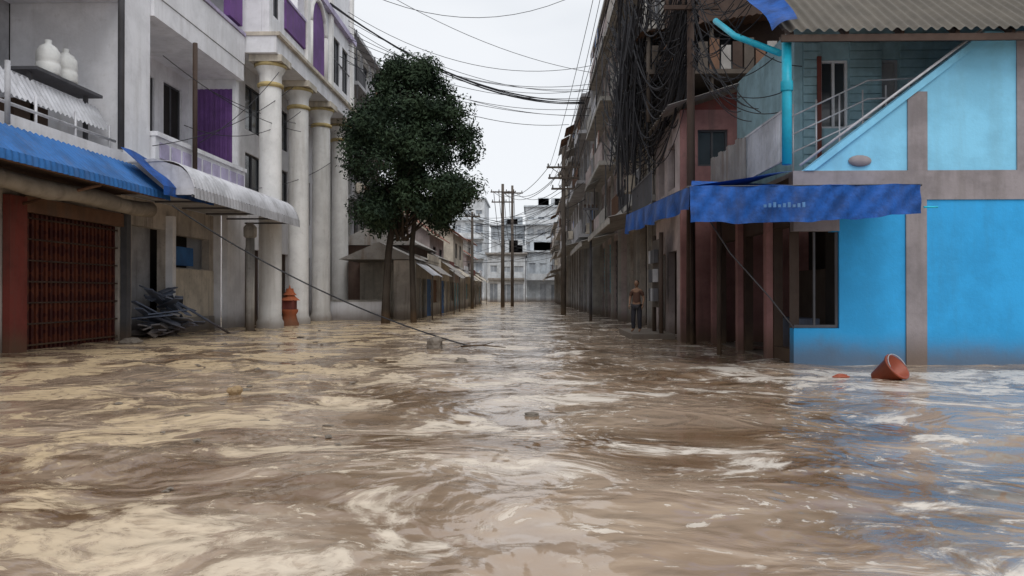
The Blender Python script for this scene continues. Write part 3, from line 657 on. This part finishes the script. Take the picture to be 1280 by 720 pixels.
# ---------------------------------------------------------------- person standing on the shop step
def skin_obj(name, verts, edges, radii, mat, parent, root=0, sub=2):
    me = D.meshes.new(name); me.from_pydata(verts, edges, []); me.materials.append(mat)
    o = D.objects.new(name, me); COL.objects.link(o); o.parent = parent
    o.modifiers.new('skin', 'SKIN').use_smooth_shade = True
    if not me.skin_vertices: return o
    for i, r in enumerate(radii):
        sv = me.skin_vertices[0].data[i]
        sv.radius = r if isinstance(r, tuple) else (r, r); sv.use_root = (i == root)
    s = o.modifiers.new('sub', 'SUBSURF'); s.levels = sub; s.render_levels = sub
    return o
def person():
    e = D.objects.new('standing_person', None); COL.objects.link(e)
    e.location = (3.42, 25.2, .19); e.rotation_euler = (0, 0, math.radians(-25))
    skin = M('skin', (.28, .16, .10), streak=0, mud=0, bump=0, rough=.6); shirt = M('dark_brown_shirt', (.10, .05, .035), streak=.2, mud=0)
    pants = M('dark_trousers', (.035, .035, .045), streak=.2, mud=0); hair = M('black_hair', (.015, .012, .01), streak=0, mud=0)
    V = [(0, 0, .90), (0, 0, 1.08), (0, .01, 1.28), (0, .015, 1.38), (0, .01, 1.45), (0, -.01, 1.51),
         (.15, .01, 1.355), (.235, .03, 1.10), (.225, -.09, .88), (-.15, .01, 1.355), (-.235, .03, 1.10), (-.215, -.10, .89),
         (.09, 0, .84), (.10, -.02, .47), (.10, .03, .09), (.115, -.12, .035), (-.09, 0, .84), (-.11, -.03, .47), (-.12, .02, .09), (-.14, -.13, .035)]
    E = [(0, 1), (1, 2), (2, 3), (3, 4), (4, 5), (3, 6), (6, 7), (7, 8), (3, 9), (9, 10), (10, 11), (0, 12), (12, 13), (13, 14), (14, 15), (0, 16), (16, 17), (17, 18), (18, 19)]
    Rr = [(.13, .09), (.115, .085), (.14, .095), (.10, .07), (.05, .05), (.05, .05), (.055, .055), (.04, .04), (.026, .022), (.055, .055), (.04, .04), (.026, .022),
          (.085, .085), (.06, .06), (.04, .045), (.035, .025), (.085, .085), (.06, .06), (.04, .045), (.035, .025)]
    skin_obj('body', V, E, Rr, skin, e)
    si = [0, 1, 2, 3, 6, 7, 9, 10]; mp = {v: i for i, v in enumerate(si)}
    sv = [Vector(V[i]) for i in si]; sv[5] = Vector(V[6]).lerp(Vector(V[7]), .75); sv[7] = Vector(V[9]).lerp(Vector(V[10]), .75)
    skin_obj('shirt', sv, [(mp[a_], mp[b_]) for a_, b_ in E if a_ in mp and b_ in mp], [(.155, .115), (.14, .105), (.155, .115), (.11, .08), (.072, .072), (.06, .06), (.072, .072), (.06, .06)], shirt, e)
    ti = [0, 12, 13, 14, 16, 17, 18]; mp = {v: i for i, v in enumerate(ti)}
    skin_obj('trousers', [V[i] for i in ti], [(mp[a_], mp[b_]) for a_, b_ in E if a_ in mp and b_ in mp], [(.15, .11), (.10, .10), (.075, .08), (.06, .065), (.10, .10), (.075, .08), (.06, .065)], pants, e)
    for sx, wv in ((1, V[8]), (-1, V[11])):
        wv = Vector(wv); palm = wv+Vector((0, -.03, -.07))
        hv = [wv, wv.lerp(palm, .6), palm]; skin_obj('palm', hv, [(0, 1), (1, 2)], [(.024, .02), (.036, .018), (.034, .016)], skin, e, sub=1)
        for k in range(4):
            b0 = palm+Vector((sx*.004, -.024+k*.016, 0)); l = (.07, .078, .074, .058)[k]
            skin_obj('finger', [b0, b0+Vector((-sx*.005, -.006, -l*.5)), b0+Vector((-sx*.018, -.012, -l*.95))], [(0, 1), (1, 2)], [.009, .0085, .007], skin, e, sub=1)
        t0 = wv.lerp(palm, .5)+Vector((0, -.03, 0))
        skin_obj('thumb', [t0, t0+Vector((-sx*.008, -.022, -.03)), t0+Vector((-sx*.014, -.026, -.055))], [(0, 1), (1, 2)], [.011, .0095, .008], skin, e, sub=1)
    def blob(name, mat, fn, c, s, n=3):
        bm = bmesh.new(); bmesh.ops.create_icosphere(bm, subdivisions=n, radius=1)
        for v in bm.verts:
            v.co = fn(v.co.copy()); v.co = Vector((v.co.x*s[0], v.co.y*s[1], v.co.z*s[2]))+Vector(c)
        for f in bm.faces: f.smooth = True
        me = D.meshes.new(name); bm.to_mesh(me); bm.free(); me.materials.append(mat)
        o = D.objects.new(name, me); COL.objects.link(o); o.parent = e
    def hd(v):
        if v.z < 0: v.x *= 1+.25*v.z; v.y = v.y*(1+.18*v.z)-(.12*-v.z if v.y < 0 else 0)
        return v
    blob('head', skin, hd, (0, -.015, 1.585), (.076, .095, .113))
    blob('hair', hair, lambda v: Vector((v.x, v.y if v.y > -.55 else -.55, max(v.z, -.35 if v.y > .1 else .25))), (0, .0, 1.605), (.083, .098, .104))
    blob('nose', skin, lambda v: v, (0, -.115, 1.572), (.012, .018, .02), 2)
    for sx in (-1, 1):
        blob('ear', skin, lambda v: v, (sx*.078, -.005, 1.58), (.01, .018, .028), 2)
        blob('eye', hair, lambda v: v, (sx*.03, -.104, 1.598), (.012, .006, .006), 2)
    blob('mouth', M('lips', (.2, .08, .06), streak=0, mud=0, bump=0), lambda v: v, (0, -.108, 1.535), (.022, .006, .006), 2)
try: person()
except Exception as ex: print('person', ex)

# ---------------------------------------------------------------- poles
def pole(name, x, y, h, arms, r=.14, m=wood, rot=0):
    g = G(name)
    g.tube('shaft', m, [(x, y, -.6), (x, y, h)], [r*1.2, r*.8], 12)
    for z, w in arms:
        g.box('crossarm', m, x-w/2, x+w/2, y-.16, y-.06, z-.06, z+.06)
        for k in range(4):
            xx = x-w/2+.1+k*(w-.2)/3
            g.lathe('insulator', brownd, (xx, y-.11, z+.06), [(.02, 0), (.06, .04), (.03, .08), (.06, .12), (.02, .2)], 8)
    g.tube('brace', m, [(x-arms[0][1]*.35, y-.11, arms[0][0]-.05), (x, y-.12, arms[0][0]-.6)], .025, 6) if arms else None
    g.done()
pole('utility_pole', -2.9, 76, 12.2, [(11.4, 2.4), (10.4, 2.2)], .17)
pole('utility_pole', -2.05, 80, 12.6, [(11.8, 2.2)], .15)
pole('utility_pole', -5.3, 68, 8.6, [(8.2, 1.4)], .13)
pole('utility_pole', 2.05, 50, 10.9, [(9.6, 2.2), (8.9, 2.0), (8.2, 1.6)], .15)
pole('utility_pole', 3.05, 40, 6.0, [(5.8, .8)], .07, dgrey)
pole('utility_pole', 4.65, 22.6, 11.5, [(10.8, 1.6), (9.8, 1.6)], .12, brownd)

# ---------------------------------------------------------------- cables
def cables(name, lines):
    cu = D.curves.new(name, 'CURVE'); cu.dimensions = '3D'; cu.bevel_depth = 1.0; cu.bevel_resolution = 1
    for p0, p1, sag, r in lines:
        n = 18; sp = cu.splines.new('POLY'); sp.points.add(n)
        for i in range(n+1):
            t = i/n; p = Vector(p0)*(1-t)+Vector(p1)*t; p.z -= sag*4*t*(1-t)
            sp.points[i].co = (*p, 1); sp.points[i].radius = r
    cu.materials.append(wirem); o = D.objects.new(name, cu); COL.objects.link(o)
L_ = []
U = R.uniform
for i in range(9): L_.append(((-10.6, 44, 17.6-i*.35+U(-.1, .1)), (3.6, 48+U(-2, 4), 15.2-i*.35), U(.8, 1.6), .016))
for i in range(6): L_.append(((-10.6, 40, 16.6+U(-.15, .15)), (3.4, 50, 13.8+U(-.2, .2)), 1.5+U(-.15, .15), .028))
L_.append(((-10.6, 36, 17.6), (3.9, 40, 17.6), .9, .018)); L_.append(((-10.6, 42, 14.5), (2.4, 50, 12.4), 1.2, .018))
L_.append(((-10.6, 33, 16.5), (4.0, 38, 17.2), 2.6, .014)); L_.append(((-10.6, 38, 18.5), (3.8, 44, 14.0), 1.0, .014))
for i in range(9): L_.append(((3.0+i*.16, 30, 15.8+U(-.6, .6)), (1.2+(i % 4)*.5, 49.9, 9.8-(i % 3)*.7), .3+U(0, .7), .014))
for i in range(4): L_.append(((1.2+i*.5, 50, 9.8-(i % 2)*.7), (-3.6+i*.6, 76, 11.5), 1.2, .02))
for i in range(5): L_.append(((-3.8+i*.5, 76, 11.5), (-5+i*.6, 132, 9+U(-1, 1)), 1.5, .03))
for i in range(16): L_.append(((-9+U(-2, 2), 95+U(-20, 20), 6+U(-1, 6)), (3.5, 90+U(-20, 20), 6+U(-1, 7)), U(.5, 2), .022))
for i in range(10): L_.append(((-5.5, 68+U(-3, 3), 8+U(-1, .4)), (2.1+U(0, 1.5), 50+U(0, 40), 8+U(-2, 1.5)), U(.4, 1.3), .018))
L_.append(((-8, 60, 7), (-10.6, 45, 10), .4, .02))
for i in range(6): L_.append(((-11.6, 23+U(-1, 6), 5+U(0, 6)), (-10.5, 31+U(0, 12), 6+U(0, 5)), U(.2, .7), .014))
cables('power_lines', L_)
L_ = []
for i in range(150):
    z = U(8, 11.5)
    L_.append(((4.65+U(-.3, .3), 22.6+U(-.2, .2), z), (3.8+U(-.5, .3), 28+U(-2, 9), U(8, 14)), U(.5, 3.6), U(.012, .028)))
for i in range(30): L_.append(((4.65, 22.6, U(8, 11.5)), (4.6+U(0, 1.5), 17+U(0, 2), U(5.5, 9)), U(.1, .9), .012))
for i in range(70):
    x = 3.6+R.gauss(0, .3); y = 27.5+U(-1.5, 2.5); z = U(8, 12)
    L_.append(((x, y, z), (x+U(-.5, .5), y+U(-.5, 1.0), z-U(1.5, 5)), U(-.5, .5), U(.012, .035)))
for i in range(50):
    L_.append(((3.3+U(-.2, .9), 26.5+U(-2, 2), U(8.5, 13.5)), (3.6+U(-.3, .9), 34+U(-2, 6), U(8, 14.5)), U(.8, 3.0), U(.012, .034)))
for i in range(14): L_.append(((4.4, 23, U(9, 12)), (5+U(-2, 4), 4, U(10, 14)), U(.2, 1.4), .012))
cables('tangled_cable_bundle', L_)
cables('fallen_cable', [((-10.2, 21.5, 3.95), (-1.7, 21.5, -.03), .42, .022)])

# ---------------------------------------------------------------- tree
def tree():
    g = G('street_tree')
    base = Vector((-7.1, 37, -.6))
    g.tube('trunk', bark, [base, (-7.05, 37, 1.5), (-6.95, 37.05, 3.4), (-6.7, 37, 5.2), (-6.3, 37, 7.5), (-6.0, 37, 10.5)], [.24, .19, .17, .15, .11, .04], 10)
    g.tube('trunk', bark, [(-5.75, 37.3, -.6), (-5.8, 37.3, 1.5), (-5.85, 37.2, 3.6), (-5.6, 37.1, 6), (-5.2, 37, 8.5)], [.17, .14, .13, .1, .05], 10)
    rr = random.Random(11); cl = []
    def prof(z):
        pts = [(3.9, 1.9), (5.2, 2.8), (6.3, 3.2), (8, 3.35), (9.5, 3.1), (10.8, 2.5), (11.8, 1.5), (12.8, .5)]
        for (a, x), (c, y) in zip(pts, pts[1:]):
            if a <= z <= c: return x+(y-x)*(z-a)/(c-a)
        return .3
    for i in range(155):
        z = rr.uniform(4.6, 12.3); w = prof(z); a = rr.uniform(0, 6.283); q = w*math.sqrt(rr.uniform(.1, 1))*.88
        cx = -5.8+.12*(8-z)*.3
        cl.append((Vector((cx+q*math.cos(a), 37+q*math.sin(a), z)), rr.uniform(.45, .95)))
    for c, r in cl[::4]:
        st = Vector((-6.3+rr.uniform(-.3, .5), 37, max(4, c.z-2.2)))
        g.tube('limb', bark, [st, st.lerp(c, .5)+Vector((0, 0, .2)), c], [.07, .045, .015], 6)
    g.done()
    vs, fs = [], []
    for c, r in cl:
        for k in range(500):
            d = Vector((rr.gauss(0, 1), rr.gauss(0, 1), rr.gauss(0, .75))).normalized()*r*rr.uniform(.35, 1.15)
            p = c+d; n = (d.normalized()+Vector((rr.gauss(0, .6), rr.gauss(0, .6), rr.gauss(0, .6)+.4))).normalized()
            t = n.cross(Vector((rr.random()-.5, rr.random()-.5, rr.random()-.5))).normalized(); bt = n.cross(t)
            l = rr.uniform(.06, .13); w = l*.4; i0 = len(vs)
            vs += [p-t*l, p+bt*w, p+t*l, p-bt*w]; fs.append((i0, i0+1, i0+2, i0+3))
    me = D.meshes.new('foliage'); me.from_pydata(vs, [], fs)
    m = D.materials.new('leaves'); m.use_nodes = True; nt = m.node_tree; p = nt.nodes['Principled BSDF']
    co = nd(nt, 'ShaderNodeTexCoord').outputs['Object']
    n = noise(nt, co, .9, 2, .6); n2 = noise(nt, co, 9, 1, .5)
    c = mixc(nt, rng(nt, n.outputs[0], .35, .65), (.016, .030, .018), (.038, .062, .032)); c = mixc(nt, rng(nt, n2.outputs[0], .5, .7, 0, .35), c, (.065, .085, .045))
    nt.links.new(c, p.inputs['Base Color']); p.inputs['Roughness'].default_value = .7; p.inputs['Specular IOR Level'].default_value = .15
    me.materials.append(m); o = D.objects.new('foliage', me); COL.objects.link(o); o.parent = g.e
tree()

# ---------------------------------------------------------------- floating objects
a = G('plastic_bucket')
Mt = Matrix.Translation((6.12, 13.4, .09)) @ Vector((.45, -.62, .62)).to_track_quat('Z', 'Y').to_matrix().to_4x4()
a.lathe('bucket', bucketm, (0, 0, 0), [(0, -.2), (.17, -.2), (.225, .2), (.25, .2), (.25, .23), (.215, .23), (.165, -.18), (0, -.18)], 32, Mt)
a.tube('handle', metalg, [Mt @ Vector((.235*math.cos(t), .235*math.sin(t)*.95, .24+.03*math.sin(t))) for t in [math.pi*k/12 for k in range(13)]], .008, 6)
a.done()
def chunk_bm(bm, c, s, seed, sub=3):
    q = random.Random(seed); ph = [q.uniform(0, 6) for _ in range(6)]
    res = bmesh.ops.create_icosphere(bm, subdivisions=sub, radius=1)
    for v in res['verts']:
        n = 1+.18*math.sin(v.co.x*3+ph[0])+.15*math.sin(v.co.y*4+ph[1])+.12*math.sin(v.co.z*5+ph[2])+.06*math.sin(v.co.x*9+ph[3]+v.co.y*7)
        v.co = Vector((v.co.x*s[0]*n, v.co.y*s[1]*n, v.co.z*s[2]*n))+Vector(c)
def chunk(name, c, s, m, seed):
    me = D.meshes.new(name); bm = bmesh.new(); chunk_bm(bm, c, s, seed)
    bm.to_mesh(me); bm.free(); me.materials.append(m); o = D.objects.new(name, me); COL.objects.link(o)
chunk('floating_block', (-2.6, 20.3, .1), (.26, .2, .19), stone, 1)
chunk('floating_coconut', (-4.35, 11.1, .05), (.10, .09, .09), M('husk', (.32, .22, .12), mud=0), 2)
chunk('floating_red_scrap', (5.4, 13.6, .02), (.16, .04, .04), bucketm, 3)
chunk('floating_debris', (-1.5, 16.3, .02), (.16, .08, .06), stone, 4)
chunk('floating_debris', (1.2, 24, .02), (.3, .1, .09), stone, 5)
chunk('floating_debris', (-11.8, 22.3, .05), (.25, .3, .12), stone, 6)
chunk('floating_debris', (.0, 9.3, .01), (.10, .05, .03), stone, 7)
q = random.Random(5); me = D.meshes.new('scraps'); bm = bmesh.new()
for i in range(110):
    y = 5+q.random()**.9*38; x = q.gauss(-1, .28)*y*.35+q.uniform(-1, 1)
    if x > 4.3 and y > 15 or x < -10: continue
    l = q.uniform(.010, .03)*(1+y*.07)
    chunk_bm(bm, (x, y, .01), (l*q.uniform(1, 2), l*q.uniform(.5, 1), l*.5), i, 1)
bm.to_mesh(me); bm.free(); me.materials.append(stone); o = D.objects.new('floating_scraps', me); COL.objects.link(o)
a = G('floating_branch')
a.tube('stick', wood, [(-1.9, 20.6, .04), (-1.3, 20.2, .1), (-.7, 20.4, .03)], [.03, .025, .012], 6); a.tube('twig', wood, [(-1.3, 20.2, .1), (-1.0, 19.9, .2)], .01, 5); a.done()

# ---------------------------------------------------------------- world, sun, camera
w = D.worlds.new('World'); SC.world = w; w.use_nodes = True; nt = w.node_tree; bg = nt.nodes['Background']
AZ = 165
sky = nd(nt, 'ShaderNodeTexSky', sky_type='NISHITA'); sky.sun_disc = False; sky.sun_elevation = math.radians(55); sky.sun_rotation = math.radians(AZ)
co = nd(nt, 'ShaderNodeTexCoord').outputs['Generated']
cn = noise(nt, co, 1.6, 4, .55, sc=(1, 1, 3))
cl = mixc(nt, rng(nt, cn.outputs[0], .35, .65), (7.0, 7.3, 7.7), (8.2, 8.4, 8.7))
c = mixc(nt, .93, sky.outputs[0], cl)
nt.links.new(c, bg.inputs['Color']); bg.inputs['Strength'].default_value = .115
sd = D.lights.new('sun', 'SUN'); sd.energy = 1.5; sd.angle = math.radians(40); sd.color = (1, .98, .95)
so = D.objects.new('sun', sd); COL.objects.link(so)
el, az = math.radians(55), math.radians(AZ)
dv = Vector((math.sin(az)*math.cos(el), math.cos(az)*math.cos(el), math.sin(el)))
so.rotation_euler = dv.to_track_quat('Z', 'Y').to_euler()

cd = D.cameras.new('camera'); cam = D.objects.new('camera', cd); COL.objects.link(cam)
cd.lens = 27; cd.sensor_width = 36; cd.clip_end = 2000; cd.clip_start = .1
cam.location = (0, 0, 1.5)
tgt = Vector((-25, 960, 5))
cam.rotation_euler = tgt.to_track_quat('-Z', 'Y').to_euler()
SC.camera = cam
SC.view_settings.view_transform = 'Standard'; SC.view_settings.look = 'None'; SC.view_settings.exposure = 0
